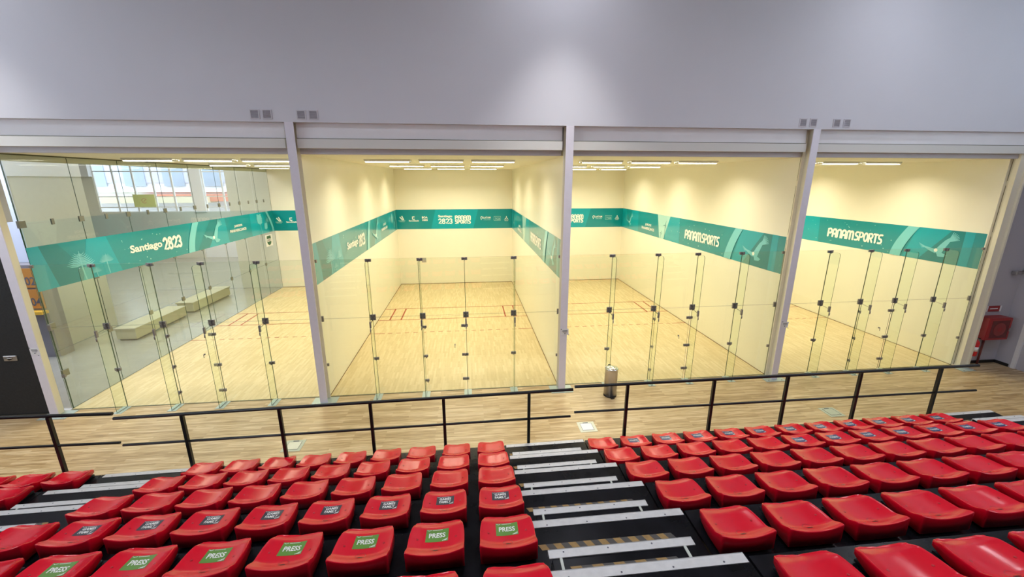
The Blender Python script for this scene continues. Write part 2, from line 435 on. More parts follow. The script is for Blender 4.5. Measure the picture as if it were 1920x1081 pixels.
# ------------------------------------------------------------------ columns between the courts
def column(x, label, cream=False, wide=.092):
    t = empty('steel_column', (x, -.22, 0), label=label, cat='column', group='steel columns between the courts')
    b = MB()  # cream faces hold the courts' warm light in their colour
    left = x < -3
    if cream: b.box(-.10, .16, .02, .129, 0, 6.70, M_cream); b.box(.10, .16, -.03, .02, 0, 6.70, M_cream)
    else: b.box(-wide, wide, -.125, -.108, 0, 6.70, M_col); b.box(-.012, .012, -.108, .112, 0, 6.70, M_cream)
    if left: b.box(-.05, -.012, -.108, .10, 0, 6.70, M_cream)
    elif not cream: b.box(-wide, wide, .112, .129, 0, 6.70, M_cream)
    b.build('shaft', t)
    b = MB(); b.box(-.30, .15 if cream else .30, -.24, .16, 0.001, .012, M_plate); b.build('base_plate', t)
    b = MB()
    for sx in ((-.2, .1) if cream else (-.2, .2)): b.cyl((sx, -.18, .012), (sx, -.18, .035), .016, M_inox, seg=8)
    b.build('anchor_bolt', t)
    if left: return t
    b = MB(); b.box(-.035, .035, .132, .218, 0, H, M_cream); 
    b.box(-.038, .038, .214, .222, 0, H, M_groove); b.box(-.038, .038, .130, .136, 0, H, M_groove); b.build('wall_end_channel', t)
    for z in (5.35, 3.95):
        b = MB(); b.box(-.045, .045, .125, .225, z, z+.13, M_cream, bevel=.006); b.build('channel_clip', t)
    return t
CX = [OX[0]-.075, OX[1]-.032, OX[2]-.032, OX[3]-.032, XR+.12]
CL = ['lilac steel column at the far left beside the black panel', 'lilac steel column between the far left and second courts',
      'lilac steel column between the second and third courts, left of the steel bin', 'lilac steel column between the third and far right courts',
      'cream-lit steel column at the right end of the courts, beside the red cabinet']
for x, l_ in zip(CX, CL): column(x, l_, x > 18)
def notice(x, z, rot, label):
    b = MB(); n = 6
    fn = lambda u, v: (u, -.002-.02*max(0, u-.06)**1.0*4*max(0, (.5-v))-.004*math.sin(v*20), v)
    for i in range(n):
        for j in range(n):
            u0, u1, v0, v1 = [-.1+.2*a/n for a in (i, i+1)] + [-.085+.17*a/n for a in (j, j+1)]
            b.face([fn(u0, v0), fn(u1, v0), fn(u1, v1), fn(u0, v1)], M_paper)
    o = b.build('paper_notice', label=label, cat='notice', group='paper notices taped to the columns')
    o.location = (x, -.352, z); o.rotation_euler = (0, rot, 0)
    b = MB()
    for v, a in ((.045, .06), (.03, .07), (.015, .065), (-.01, .05)): b.box(-a, a, -.009, -.008, v, v+.006, M_ink)
    b.cyl((0, -.008, -.045), (0, -.010, -.045), .014, M_ink, seg=10)
    b.build('printed_text', o)
    b = MB()
    b.box(-.105, -.075, -.010, -.009, .07, .09, M_ink); b.box(.075, .105, -.034, -.033, -.09, -.075, M_ink); b.build('tape', o)
notice(OX[0]-.06, 1.70, .06, 'small white notice taped on the leftmost column')
notice(OX[2]+.0, 1.69, -.05, 'small white notice taped on the column left of the steel bin')
notice(OX[3]+.0, 1.66, .08, 'small white notice taped on the column left of the far right court')

# vents above the columns
for i, (x, who) in enumerate([(-.69, 'first from the left'), (-.44, 'second from the left'), (.25, 'third from the left'), (.50, 'fourth from the left'),
                              (11.87, 'fifth from the left'), (12.14, 'sixth from the left'), (12.76, 'seventh from the left'), (13.03, 'rightmost')]):
    t = empty('air_vent', (x, -.345, 6.845), label='small square louvred vent on the grey wall above the columns, '+who, cat='vent', group='small vents above the columns')
    b = MB()
    for a in ((-.095, .095, -.095, -.075), (-.095, .095, .075, .095), (-.095, -.075, -.075, .075), (.075, .095, -.075, .075)):
        b.box(a[0], a[1], -.014, 0, a[2], a[3], M_vent)
    b.box(-.075, .075, -.003, 0, -.075, .075, M_ventd); b.build('vent_frame', t)
    b = MB()
    for k in range(9): b.obox(Matrix.Translation((0, -.007, -.066+k*.0165)) @ Matrix.Rotation(.6, 4, 'X'), .15, .012, .004, M_vent)
    b.build('louvre', t)

# ------------------------------------------------------------------ banners
def banner(name, fn, u0, u1, label, design, z0=3.0, z1=4.02):
    b = MB(); b.face([fn(u0, z0, 0), fn(u1, z0, 0), fn(u1, z1, 0), fn(u0, z1, 0)], M_teal)
    o = b.build(name, label=label, cat='banner', group='teal banners round the courts')
    design(o, fn); return o
class Lay:
    def __init__(s, fn, d): s.fn, s.d = fn, d
    def __call__(s, u, v): return s.fn(u, v, s.d)
def lay(fn, d): return Lay(fn, d)
def bird(mb, fn, cx, cz, s, dx=1):
    A = lambda pts: [(cx+dx*a*s, cz+b*s) for a, b in pts]
    poly(mb, A([(-.25, -.12), (.15, -.22), (.42, -.32), (.30, -.42), (.02, -.44), (-.05, -.3)]), fn, M_aqua)
    ribbon(mb, A([(.0, -.2), (.15, .1), (.3, .35), (.45, .55)]), [s*.34, s*.28, s*.22, s*.1], fn, M_aqua)
    for k in range(7):
        a = 1.35-k*.2; ribbon(mb, A([(.36, .38), (.4+.42*math.cos(a), .42+.42*math.sin(a))]), [s*.07, s*.03], fn, M_aqua)
    ribbon(mb, A([(-.1, -.2), (-.4, -.12), (-.7, -.02)]), [s*.2, s*.15, s*.06], fn, M_aqua)
    for k in range(4): ribbon(mb, A([(-.62, -.04), (-.98+.05*k, .12-.07*k)]), [s*.05, s*.02], fn, M_aqua)
    bump_layer(fn); mb.face([fn(*p) for p in A([(-.12+.09*math.cos(t*PI/4), -.14+.09*math.sin(t*PI/4)) for t in range(8)])], M_white)
def palm(mb, fn, cx, cz, s, trunk):
    ribbon(mb, [(cx, cz), (cx+.04*s, cz-trunk*.5), (cx+.1*s, cz-trunk)], [.05*s+.02, .045*s+.02, .04*s+.02], fn, M_aqua)
    n = 8
    for k in range(n):
        z = cz+s*.72*k/n; r = s*.90*(1.0-.80*k/n)**.85; w_ = s*.075*(1-.4*k/n)
        for d in (-1, 1):
            ribbon(mb, [(cx, z+.02*s), (cx+d*r*.35, z-.05*s), (cx+d*r*.7, z-.02*s), (cx+d*r, z+.09*s)], [w_, w_, w_*.85, w_*.25], fn, M_aqua)
    ribbon(mb, [(cx, cz-.02*s), (cx, cz+s*.8)], [s*.09, s*.03], fn, M_aqua)
def leaf(mb, fn, cx, cz, s, tilt):
    ribbon(mb, [(cx, cz), (cx+tilt*s, cz+s)], [.04*s, .03*s], fn, M_aqua)
    for k in range(5):
        t = .15+.17*k; r = s*(.5-.25*abs(t-.45))
        for d in (-1, 1):
            ribbon(mb, [(cx+tilt*s*t, cz+s*t), (cx+tilt*s*t+d*r*.6, cz+s*(t+.10)), (cx+tilt*s*t+d*r, cz+s*(t+.14))], [s*.16, s*.19, s*.10], fn, M_aqua)
def arcband(mb, fn, ub, ut, bend, m, wd, z0=3.0, z1=4.02):
    pts = []
    for k in range(13):
        t = k/12; pts.append((ub+(ut-ub)*t**1.6, z0+(z1-z0)*t))
    for k in range(12):
        a, c = pts[k], pts[k+1]
        mb.face([fn(a[0]-wd/2, a[1]), fn(a[0]+wd/2, a[1]), fn(c[0]+wd/2, c[1]), fn(c[0]-wd/2, c[1])], m)
def dots(mb, fn, u0, u1, n):
    for _ in range(n):
        u, v, r = random.uniform(u0, u1), random.uniform(3.08, 3.94), random.choice([.010, .014, .02])
        mb.face([fn(u+r*math.cos(t*PI/3), v+r*math.sin(t*PI/3)) for t in range(6)], M_aqual)
def side_left(o, fn):                      # reads from the glass towards the front wall
    f1, f2, f3 = lay(fn, .002), lay(fn, .004), lay(fn, .006)
    panels(o, f1, [([(.03, 3.0), (.55, 3.0), (.30, 4.02), (.03, 4.02)], M_teal2)])
    panels(o, f1, [([(.55, 3.0), (1.55, 3.0), (.75, 4.02), (.30, 4.02)], M_teald)])
    panels(o, f1, [([(1.2, 3.0), (2.45, 3.0), (2.15, 4.02), (1.55, 4.02)], M_teal2)])
    panels(o, f1, [([(5.9, 3.0), (6.6, 3.0), (7.7, 4.02), (6.9, 4.02)], M_teald)])
    panels(o, f1, [([(6.6, 3.0), (8.0, 3.0), (7.9, 4.02), (7.6, 4.02)], M_teal2)])
    panels(o, f1, [([(9.9, 3.0), (11.6, 3.0), (11.1, 4.02), (9.9, 4.02)], M_teal2)])
    for pa in ((1.25, 3.40, .44, .40), (2.0, 3.36, .26, .34), (1.62, 3.14, .18, .14)):
        b = MB(); palm(b, f2, *pa); b.build('tree_motif', o)
    b = MB(); put_text(b, 'Santiago', 2.86, 4.17, 3.35, 3.64, f2, M_white, .035); b.build('lettering', o); b = MB(); stroke_text(b, '2023', 4.25, 5.08, 3.31, 3.66, f2, M_white, .32); b.build('lettering', o)
    b = MB(); dots(b, f2, 2.5, 5.4, 26); b.build('speckle', o, kind='stuff')
    b = MB(); arcband(b, f2, 5.55, 6.02, 0, M_aqua, .34)
    for d in (-.07, 0, .07): arcband(b, f3, 5.55+d, 6.02+d, 0, M_aqual, .025)
    b.build('arc_stripe', o); b = MB()
    arcband(b, f2, 12.0, 11.5, 0, M_aqua, .2)
    for d in (-.05, .05): arcband(b, f3, 12.0+d, 11.5+d, 0, M_aqual, .02)
    b.build('arc_stripe', o)
    b = MB(); bird(b, f2, 7.05, 3.45, .72, 1); b.build('bird_motif', o)
    b = MB(); put_text(b, 'JUEGOS', 8.50, 9.14, 3.54, 3.66, f2, M_white, .03); b.build('lettering', o); b = MB(); put_text(b, 'PANAMERICANOS', 8.13, 9.44, 3.37, 3.49, f2, M_white, .03); b.build('lettering', o)
    b = MB(); leaf(b, f2, 10.75, 3.42, .52, -.1); b.build('leaf_motif', o); b = MB(); leaf(b, f2, 11.25, 3.15, .34, .15); ribbon(b, [(10.75, 3.45), (10.85, 3.0)], .03, f2, M_aqua); b.build('leaf_motif', o)
def side_right(o, fn):
    f1, f2, f3 = lay(fn, .002), lay(fn, .004), lay(fn, .006)
    panels(o, f1, [([(9.9, 3.0), (11.2, 3.0), (10.8, 4.02), (10.0, 4.02)], M_teal2)])
    panels(o, f1, [([(11.2, 3.0), (12.15, 3.0), (12.15, 4.02), (11.6, 4.02)], M_teal2)])
    panels(o, f1, [([(7.5, 3.0), (7.1, 3.0), (6.62, 4.02), (7.82, 4.02)], M_aqual)])
    panels(o, f1, [([(7.1, 3.0), (5.7, 3.0), (5.8, 4.02), (6.62, 4.02)], M_teal2)])
    panels(o, f1, [([(2.2, 3.0), (1.7, 3.0), (.9, 4.02), (1.9, 4.02)], M_teal2)])
    panels(o, f1, [([(1.7, 3.0), (.55, 3.0), (.55, 4.02), (.9, 4.02)], M_teald)])
    panels(o, f1, [([(.55, 3.0), (.3, 3.0), (.3, 4.02), (.55, 4.02)], M_teal2)])
    for pa in ((11.05, 3.45, .5, -1), (1.15, 3.45, .62, -1)):
        b = MB(); bird(b, f2, *pa); b.build('bird_motif', o)
    b = MB(); put_text(b, 'JUEGOS', 9.08, 8.40, 3.38, 3.51, f2, M_white, .03); b.build('lettering', o); b = MB(); put_text(b, 'PANAMERICANOS', 9.46, 8.05, 3.21, 3.34, f2, M_white, .03); b.build('lettering', o)
    b = MB(); stroke_text(b, 'PAnAM', 5.27, 4.14, 3.31, 3.60, f2, M_white, .31); b.build('lettering', o); b = MB(); stroke_text(b, 'SPORTS', 4.05, 3.0, 3.31, 3.60, f2, M_white, .31); b.build('lettering', o)
    b = MB(); dots(b, f2, 2.6, 6.4, 26); b.build('speckle', o, kind='stuff')
    b = MB()
    for cx, cz, s in ((7.0, 3.62, .2), (7.35, 3.25, .12)):
        ribbon(b, [(cx, cz), (cx+.02, 3.0)], .02, f2, M_teald)
        for a in (90, 210, 330): ribbon(b, [(cx, cz), (cx+s*math.cos(math.radians(a+20)), cz+s*math.sin(math.radians(a+20)))], [.03, .008], f2, M_teald)
    b.build('windmill_motif', o)
    b = MB(); arcband(b, f2, 2.45, 2.02, 0, M_aqua, .36)
    for d in (-.06, .06): arcband(b, f3, 2.45+d, 2.02+d, 0, M_white, .03)
    arcband(b, f3, 2.45, 2.02, 0, M_aqual, .05); b.build('arc_stripe', o)
def front_design(o, fn):
    f1, f2 = lay(fn, .002), lay(fn, .004)
    b = MB(); poly(b, [(1.77, 3.0), (4.0, 3.0), (4.28, 4.02), (2.03, 4.02)], f1, M_teal2); b.build('colour_panel', o)
    b = MB()
    for a in (0, .10): ribbon(b, [(.17+a, 3.64-.0+(.05 if a else 0)), (.31+a*.6, 3.47)], .055, f2, M_white)
    for k in range(11): poly(b, [(.10+k*.032, 3.425), (.122+k*.032, 3.425), (.122+k*.032, 3.455), (.10+k*.032, 3.455)], f2, M_aqual)
    for k in range(8): poly(b, [(.15+k*.032, 3.375), (.172+k*.032, 3.375), (.172+k*.032, 3.405), (.15+k*.032, 3.405)], f2, M_aqual)
    b.build('logo', o)
    b = MB(); ribbon(b, [(.93, 3.64), (.82, 3.64), (.82, 3.52), (.93, 3.52)], .05, f2, M_white); put_text(b, 'BancoEstado', .63, 1.15, 3.40, 3.48, f2, M_white, .03); b.build('logo', o)
    b = MB(); put_text(b, 'BOA', 1.31, 1.61, 3.55, 3.66, f2, M_white, .03); put_text(b, '1005', 1.33, 1.61, 3.42, 3.52, f2, M_white, .03); b.build('logo', o)
    b = MB(); put_text(b, 'Santiago', 2.16, 2.90, 3.57, 3.73, f2, M_white, .03); stroke_text(b, '2023', 2.18, 2.89, 3.28, 3.52, f2, M_white, .24); b.build('lettering', o)
    b = MB(); stroke_text(b, 'PAnAM', 3.06, 3.86, 3.51, 3.68, f2, M_white, .31); stroke_text(b, 'SPORTS', 3.06, 3.86, 3.28, 3.46, f2, M_white, .31); b.build('lettering', o)
    b = MB(); ribbon(b, arc(4.46, 3.57, .05, .06, -60, 200, 6)+[(4.45, 3.45)], .03, f2, M_white); put_text(b, 'LATAM', 4.55, 4.94, 3.52, 3.62, f2, M_white, .03); put_text(b, 'AIRLINES', 4.56, 4.93, 3.44, 3.475, f2, M_aqual, .02); b.build('logo', o)
    b = MB(); ribbon(b, [(5.12, 3.42), (5.48, 3.42), (5.48, 3.63), (5.12, 3.63), (5.12, 3.42)], .018, f2, M_aqual); put_text(b, 'TCE', 5.17, 5.44, 3.45, 3.56, f2, M_aqual, .02); b.build('logo', o)
    b = MB(); D = lambda cx, cz, a: [(cx, cz), (cx+.06*math.cos(a+.52), cz+.06*math.sin(a+.52)), (cx+.104*math.cos(a), cz+.104*math.sin(a)), (cx+.06*math.cos(a-.52), cz+.06*math.sin(a-.52))]
    for a in (PI/2, PI/2+2.094, PI/2-2.094): poly(b, D(5.79, 3.55, a), f2, M_white)
    put_text(b, 'MITSUBISHI', 5.67, 5.91, 3.43, 3.47, f2, M_white, .02); put_text(b, 'MOTORS', 5.70, 5.88, 3.38, 3.415, f2, M_white, .02); b.build('logo', o)
nm = ['far left', 'second', 'third', 'far right']
for k, x in enumerate(OX):
    banner('banner', (lambda x: lambda u, v, d: (x+u, L-.003-d, v))(x), 0.0, W, 'teal sponsor banner across the front wall of the %s court' % nm[k], front_design)
    banner('banner', (lambda x: lambda u, v, d: (x+(.014 if x < -1 else .003)+d, u, v))(x), .03, L-.01,
           'teal banner with trees and Santiago 2023, left side wall of the %s court' % nm[k], side_left)
    if k != 0:
        banner('banner', (lambda x: lambda u, v, d: (x+W-.003-d, u, v))(x), .03, L-.01, 'teal banner with PANAM SPORTS on the right side wall of the %s court' % nm[k], side_right)
    else:
        banner('banner', (lambda x: lambda u, v, d: (x+W-.003-d, u, v))(x), .03, L-.01, 'teal banner with PANAM SPORTS on the right side wall of the far left court', side_right)

# badge sticker on the glass side wall
bx = OX[0]+.016
b = MB(); b.box(bx, bx+.003, 11.05, 11.75, 2.33, 2.90, M_paper); bd = b.build('badge_sticker', label='white poster with dark green shield, on the glass side wall under the teal banner', cat='sticker')
b = MB(); f = lambda u, v: (bx+.005, u, v); poly(b, [(11.2, 2.84), (11.6, 2.84), (11.64, 2.6), (11.58, 2.45), (11.4, 2.36), (11.22, 2.45), (11.16, 2.6)], f, mat('shield_green', (.03, .12, .06), .5))
poly(b, [(11.2, 2.70), (11.62, 2.70), (11.62, 2.56), (11.2, 2.56)], lambda u, v: (bx+.006, u, v), M_paper)
put_text(b, 'UNIT', 11.24, 11.58, 2.58, 2.68, lambda u, v: (bx+.008, u, v), M_ink, .03); b.build('shield', bd)

b = MB(); b.box(1.19, 1.42, L-.016, L-.002, 1.20, 1.44, mat('grey_plate', (.40, .40, .38), .5), bevel=.003)
b.build('wall_plate', label='small grey square plate low on the front wall of the second court', cat='wall plate')
# ------------------------------------------------------------------ glass back walls
def clamp(parent, x, z, w_, h_, y=0, t=.022, sub=True):
    b = MB()
    b.box(x-w_/2, x-.004, y-t, y+t, z-h_/2, z+h_/2, M_steel, bevel=.003); b.box(x+.004, x+w_/2, y-t, y+t, z-h_/2, z+h_/2, M_steel, bevel=.003)
    b.box(x-.012, x+.012, y-.05, y-t+.002, z-h_/2-.01, z+h_/2-.01, M_steel)
    o = b.build('clamp', parent)
    b = MB()
    for sx in (-.3, .3): b.cyl((x+sx*w_, y-t-.004, z), (x+sx*w_, y-t, z), .010, M_inox, seg=8)
    b.build('screw', o); return o
for k, x in enumerate(OX):
    t = empty('glass_back_wall', (x, 0, 0), label='clear glass back wall with fins and door across the %s court' % nm[k], cat='glass wall', group='glass back walls of the courts')
    xs = [.012]+JX+[W-.012]
    for i in range(5):
        for (z0, z1) in ((.008, 2.136), (2.146, GT)):
            if i == 2 and z0 < 1: continue
            b = MB(); b.pane(xs[i]+.003, xs[i+1]-.003, -.006, .006, z0, z1, 1, M_glass, M_edge2); b.build('glass_pane', t)
    # door
    b = MB(); b.pane(2.585, 3.575, -.006, .006, .012, 2.126, 1, M_glass, M_edge); d = b.build('glass_door', t)
    for z in (1.84, 1.03, .33):
        b = MB(); b.box(3.49, 3.575, -.02, .02, z-.035, z+.035, M_steel, bevel=.003); b.box(3.58, 3.66, -.02, .02, z-.035, z+.035, M_steel, bevel=.003)
        b.cyl((3.578, -.026, z-.04), (3.578, -.026, z+.04), .011, M_steel, seg=8); b.build('hinge', d)
    b = MB(); b.box(3.30, 3.325, -.02, .02, 1.30, 1.335, M_steel, bevel=.003); b.cyl((3.31, -.04, 1.24), (3.31, -.04, 1.33), .007, M_steel, seg=8); b.build('handle', d)
    b = MB(); b.pane(2.523, 2.578, -.006, .006, .012, 2.126, 1, M_glass, M_edge2); b.build('side_light', t)
    for z in (1.84, 1.03, .33):
        b = MB(); b.box(2.525, 2.60, -.02, .02, z-.03, z+.03, M_steel, bevel=.003); b.box(2.55, 2.575, -.045, -.018, z-.05, z+.02, M_steel); b.build('lock_catch', t)
    for j in JX:
        clamp(t, j, 3.605, .145, .07); clamp(t, j, 2.14, .14, .15)
    for j in (JX[0], JX[3]): clamp(t, j, 1.02, .13, .07)
    for xe, s in ((.012, 1), (W-.012, -1)):
        for z, h_ in ((3.605, .07), (2.14, .14), (.9, .07)):
            b = MB(); b.box(xe, xe+s*.07, -.02, .02, z-h_/2, z+h_/2, M_steel, bevel=.003); b.build('wall_clamp', t)
    for j in JX:
        f_ = empty('glass_fin', (j, 0, 0)); f_.parent = t
        # upper leaf with a rounded outer corner, lower leaf straight
        b = MB(); R_ = .07; pr = [(-.012, 2.10), (-.012, GT-.03)]
        pr += [(-.33+R_-R_*math.sin(a*PI/10), GT-.03-R_+R_*math.cos(a*PI/10)) for a in range(6)] + [(-.33, 2.06)]
        for sx in (-.0055, .0055): b.face([(sx, p[0], p[1]) for p in (pr if sx < 0 else pr[::-1])], M_gfin)
        for a in range(len(pr)):
            p, q_ = pr[a], pr[(a+1) % len(pr)]
            b.face([(-.0055, p[0], p[1]), (.0055, p[0], p[1]), (.0055, q_[0], q_[1]), (-.0055, q_[0], q_[1])], M_edge)
        b.build('upper_leaf', f_)
        b = MB(); pr = [(-.012, .012), (-.012, 2.088), (-.33, 2.048), (-.33, .012)]
        for sx in (-.0055, .0055): b.face([(sx, p[0], p[1]) for p in (pr if sx < 0 else pr[::-1])], M_gfin)
        for a in range(4):
            p, q_ = pr[a], pr[(a+1) % 4]
            b.face([(-.0055, p[0], p[1]), (.0055, p[0], p[1]), (.0055, q_[0], q_[1]), (-.0055, q_[0], q_[1])], M_edge)
        b.build('lower_leaf', f_)
        b = MB(); b.box(-.018, .018, -.345, -.29, 1.97, 2.13, M_steel, bevel=.003); b.cyl((0, -.35, 1.88), (0, -.35, 1.96), .014, M_steel, seg=8); b.build('patch_fitting', f_)
        b = MB(); b.box(-.10, .10, -.36, -.012, .001, .008, M_plate); b.box(-.016, .016, -.33, -.012, .008, .028, M_plate); b.build('floor_shoe', f_)

# ------------------------------------------------------------------ glass side wall of the left court
t = empty('glass_side_wall', (OX[0], 0, 0), label='tall jointed glass side wall on the left of the far left court', cat='glass wall')
ys = [.06]+[.065+1.5325*k for k in range(1, 8)]+[L-.004]
zs = [.01, 1.52, 3.03, 4.54, H-.03]
for i in range(8):
    for j in range(4):
        b = MB(); b.pane(-.006, .006, ys[i]+.003, ys[i+1]-.003, zs[j]+.003, zs[j+1]-.003, 0, M_gside, M_edge2); b.build('glass_pane', t)
for i in range(1, 8):
    for z in zs[1:4]:
        b = MB(); b.box(-.02, .012, ys[i]-.07, ys[i]+.07, z-.07, z+.07, mat('plate_fitting', (.20, .20, .17), .4, metal=.3), bevel=.004); b.build('plate_fitting', t)
for z in (4.54, 2.14, .95):
    b = MB(); b.box(-.02, .03, ys[0]-.04, ys[0]+.12, z-.08, z+.08, MATS['plate_fitting'], bevel=.004); b.build('plate_fitting', t)
for i in range(8):
    ym = (ys[i]+ys[i+1])/2
    b = MB(); b.box(-.02, .012, ym-.035, ym+.035, 4.54-.07, 4.54+.07, MATS['plate_fitting'], bevel=.004); b.build('half_fitting', t)
b = MB(); b.box(-.02, .02, .06, L-.004, H-.03, H-.002, M_groove); b.box(-.03, -.008, .06, L-.004, H-.16, H-.03, M_hallwall); b.build('head_channel', t)
b = MB(); b.box(-.01, .01, .045, .058, 0, H-.03, M_edge); b.build('end_seal', t)

# ------------------------------------------------------------------ court ceiling lamps
lampx = [.94+.6, 2.42+.61, 3.9+.6]
lampy = [2.2, 6.0, 9.6]
proto = None
for k, x in enumerate(OX):
    for i, lx in enumerate(lampx):
        for j, ly in enumerate(lampy):
            lab = 'lit white ceiling lamp, %s from left, %s row, %s court' % (ORD(i), ['nearest', 'middle', 'farthest'][j], nm[k])
            if proto is None:
                proto = empty('ceiling_lamp', label=lab, cat='lamp', group='court ceiling lamps')
                b = MB(); b.box(-.63, .63, -.16, .16, -.03, 0, M_lampbody, bevel=.006); b.build('housing', proto)
                b = MB(); b.box(-.60, .60, -.09, -.05, -.066, -.034, M_tube); b.box(-.60, .60, .05, .09, -.066, -.034, M_tube); b.build('light_tube', proto)
                b = MB()
                for q_ in range(25): b.box(-.6+q_*.05-.0015, -.6+q_*.05+.0015, -.13, .13, -.085, -.034, M_louvre)
                for yy in (-.15, 0, .15): b.box(-.62, .62, yy-.003, yy+.003, -.06, -.03, M_louvre)
                b.build('louvre', proto)
                KIDS['cl'] = [o for o in proto.children] if hasattr(proto, 'children') else []
                kids = [o for o in bpy.data.objects if o.parent == proto]
                r = proto
            else:
                r = proto.copy(); C.objects.link(r); r['label'] = lab
                for ch in kids:
                    c = ch.copy(); C.objects.link(c); c.parent = r
            r.location = (x+lx, ly, H-.001)
            a = area('court_lamp_light', (x+lx, ly, H-.10), (0, 0, 0), 1.2, .26, COURT_W, WARM, 150)
            a.parent = r; a.location = (0, 0, -.092)

# ------------------------------------------------------------------ side hall seen through the glass wall
YW = 22.0
mb = MB()
mb.box(-30, -21.9, YW, YW+.2, 0, 5.75, M_hallwall); mb.box(-30, -21.9, YW-.25, YW+.2, 5.75, 8.6, M_hallwhite)
mb.box(-21.9, -15.6, YW, YW+.2, 0, 3.32, M_hallwall); mb.box(-21.9, -12.4, YW, YW+.2, 6.75, 8.6, M_hallwhite)
mb.box(-15.7, -14.9, YW-.1, YW+.2, 3.32, 6.75, M_hallwhite)
mb.box(-15.6, -6.3, YW, YW+.2, 1.6, 3.32, M_hallwall); mb.box(-12.4, -6.3, YW, YW+.2, 3.32, 8.6, M_hallwall); mb.box(-12.6, -6.3, YW, YW+.2, 0, 1.6, M_hallwall)
mb.build('wall_side_hall_far', kind='structure')
mb = MB(); mb.box(-8.15, -6.19, L, L+.2, 0, 8.6, M_hallwall)
for xx in (-7.6, -6.95): mb.box(xx, xx+.012, L-.004, L, 0, 8.6, M_hallwhite)
mb.build('wall_side_hall_end', kind='structure')
mb = MB(); mb.box(-6.3, -6.1, L+.16, YW+.2, 0, 8.6, M_hallwhite); mb.build('wall_side_hall_right', kind='structure')
mb = MB(); mb.box(-30.2, -30, 0, YW+.2, 0, 8.6, M_hallwhite); mb.build('wall_side_hall_left', kind='structure')
mb = MB(); mb.box(-30.2, -6.34, 0, YW+.2, 8.6, 8.75, M_hallwhite); mb.build('ceiling', kind='structure')
mb = MB(); mb.box(-30, -6.34, .0, .1, 6.7, 8.6, M_hallwhite); mb.box(-30, -14.2, -.05, .1, 0, 6.7, M_hallwhite); mb.box(-6.36, -6.2, 0, L, H+.14, 8.6, M_hallwhite); mb.build('wall_side_hall_near', kind='structure')
for n_, (x0, x1, nn) in enumerate([(-21.9, -15.7, 5), (-14.9, -12.4, 2)]):
    wt = empty('window_%d' % (n_+3), ((x0+x1)/2, YW+.1, 3.32), kind='structure')
    b = MB(); hw = (x1-x0)/2
    for a in range(nn+1):
        xx = -hw+2*hw*a/nn; b.box(xx-.05, xx+.05, -.05, .05, 0, 3.43, M_frame)
    for z in (0, .32, 1.05, 2.75, 3.37): b.box(-hw, hw, -.03, .03, z, z+.06, M_frame)
    b.build('window_frame', wt)
    b = MB(); b.pane(-hw, hw, -.006, .006, 0, 3.43, 1, M_glass, M_edge2); b.build('window_pane', wt)
d2 = empty('door_2', (-14.1, YW+.1, 0), kind='structure')
b = MB()
for a in (-1.5, -.05, 1.4): b.box(a, a+.1, -.06, .06, 0, 1.6, M_frame)
b.box(-1.5, 1.5, -.06, .06, 1.5, 1.6, M_frame); b.build('door_frame', d2)
b = MB(); b.box(-1.4, 1.4, -.02, .02, 0, 1.5, mat('door_pale', (.8, .82, .88), .5)); b.build('door_leaf', d2)
# yellow sign hung in the window
b = MB(); b.box(-19.6, -18.2, YW-.02, YW-.005, 3.7, 4.55, M_yellowsign); ys_ = b.build('window_sign', label='pale yellow square sign in the far window of the side hall', cat='sign')
b = MB(); ribbon(b, arc(-18.9, 4.12, .16, .16, 20, 320, 10), .03, lambda u, v: (u, YW-.024, v), M_brick); ribbon(b, [(-18.95, 4.05), (-18.8, 4.2)], .03, lambda u, v: (u, YW-.024, v), M_brick); b.build('emblem', ys_)
# benches
for (x, y0, y1, lb) in ((-8.35, 4.8, 7.5, 'long cream box bench behind the glass side wall, the nearer one'), (-8.35, 8.0, 10.8, 'long cream box bench behind the glass side wall, the farther one')):
    b = MB(); b.box(x-.35, x+.3, y0, y1, .06, .40, M_bench, bevel=.01); o = b.build('box_bench', label=lb, cat='bench', group='benches in the side hall')
    b = MB(); b.box(x-.38, x+.33, y0-.03, y1+.03, .40, .46, M_bench, bevel=.008); b.build('bench_top', o)
    b = MB(); b.box(x-.30, x+.25, y0+.05, y1-.05, 0, .06, M_ink); b.build('plinth', o)
# lockers
lk = empty('locker_block', (-9.93, 3.55, 0), label='orange locker block with black door numbers, left behind the glass', cat='locker')
b = MB(); b.box(-1.4, .5, 0, .48, 0, 3.0, mat('locker_carcass', (.25, .24, .28), .6)); b.build('carcass', lk)
n_ = 1
for r in range(2):
    for c in range(4):
        x0, z0 = .07-.44*c, 2.30-.66*r
        b = MB(); b.box(x0, x0+.42, -.03, 0, z0, z0+.60, M_orange, bevel=.004); dd = b.build('locker_door', lk)
        b = MB(); num = {0: '0%d', 1: '0%d'}[r] % (2+2*r - (c % 2) if c < 2 else 5+c)
        put_text(b, num, x0+.06, x0+.36, z0+.08, z0+.34, lambda u, v: (u, -.034, v), M_ink, .02); b.build('number', dd)
b = MB(); b.box(-1.4, .52, -.22, 0, 1.48, 1.57, M_yel); b.build('ledge', lk, label='yellow ledge')
mb = MB(); PB = mat('pale_blue_wall', (.62, .68, .82), .6)
mb.box(-29.9, -10.02, 4.1, 6.6, 0, 5.62, M_hallwall); mb.box(-29.9, -10.0, 4.1, 6.6, 5.62, 8.6, M_hallwhite)
mb.box(-29.9, -10.0, 4.06, 4.1, 3.0, 8.6, PB); mb.box(-29.9, -10.0, 4.08, 4.1, 0, 3.0, mat('slate_wall', (.22, .22, .27), .6))
mb.build('wall_side_hall_block', kind='structure')
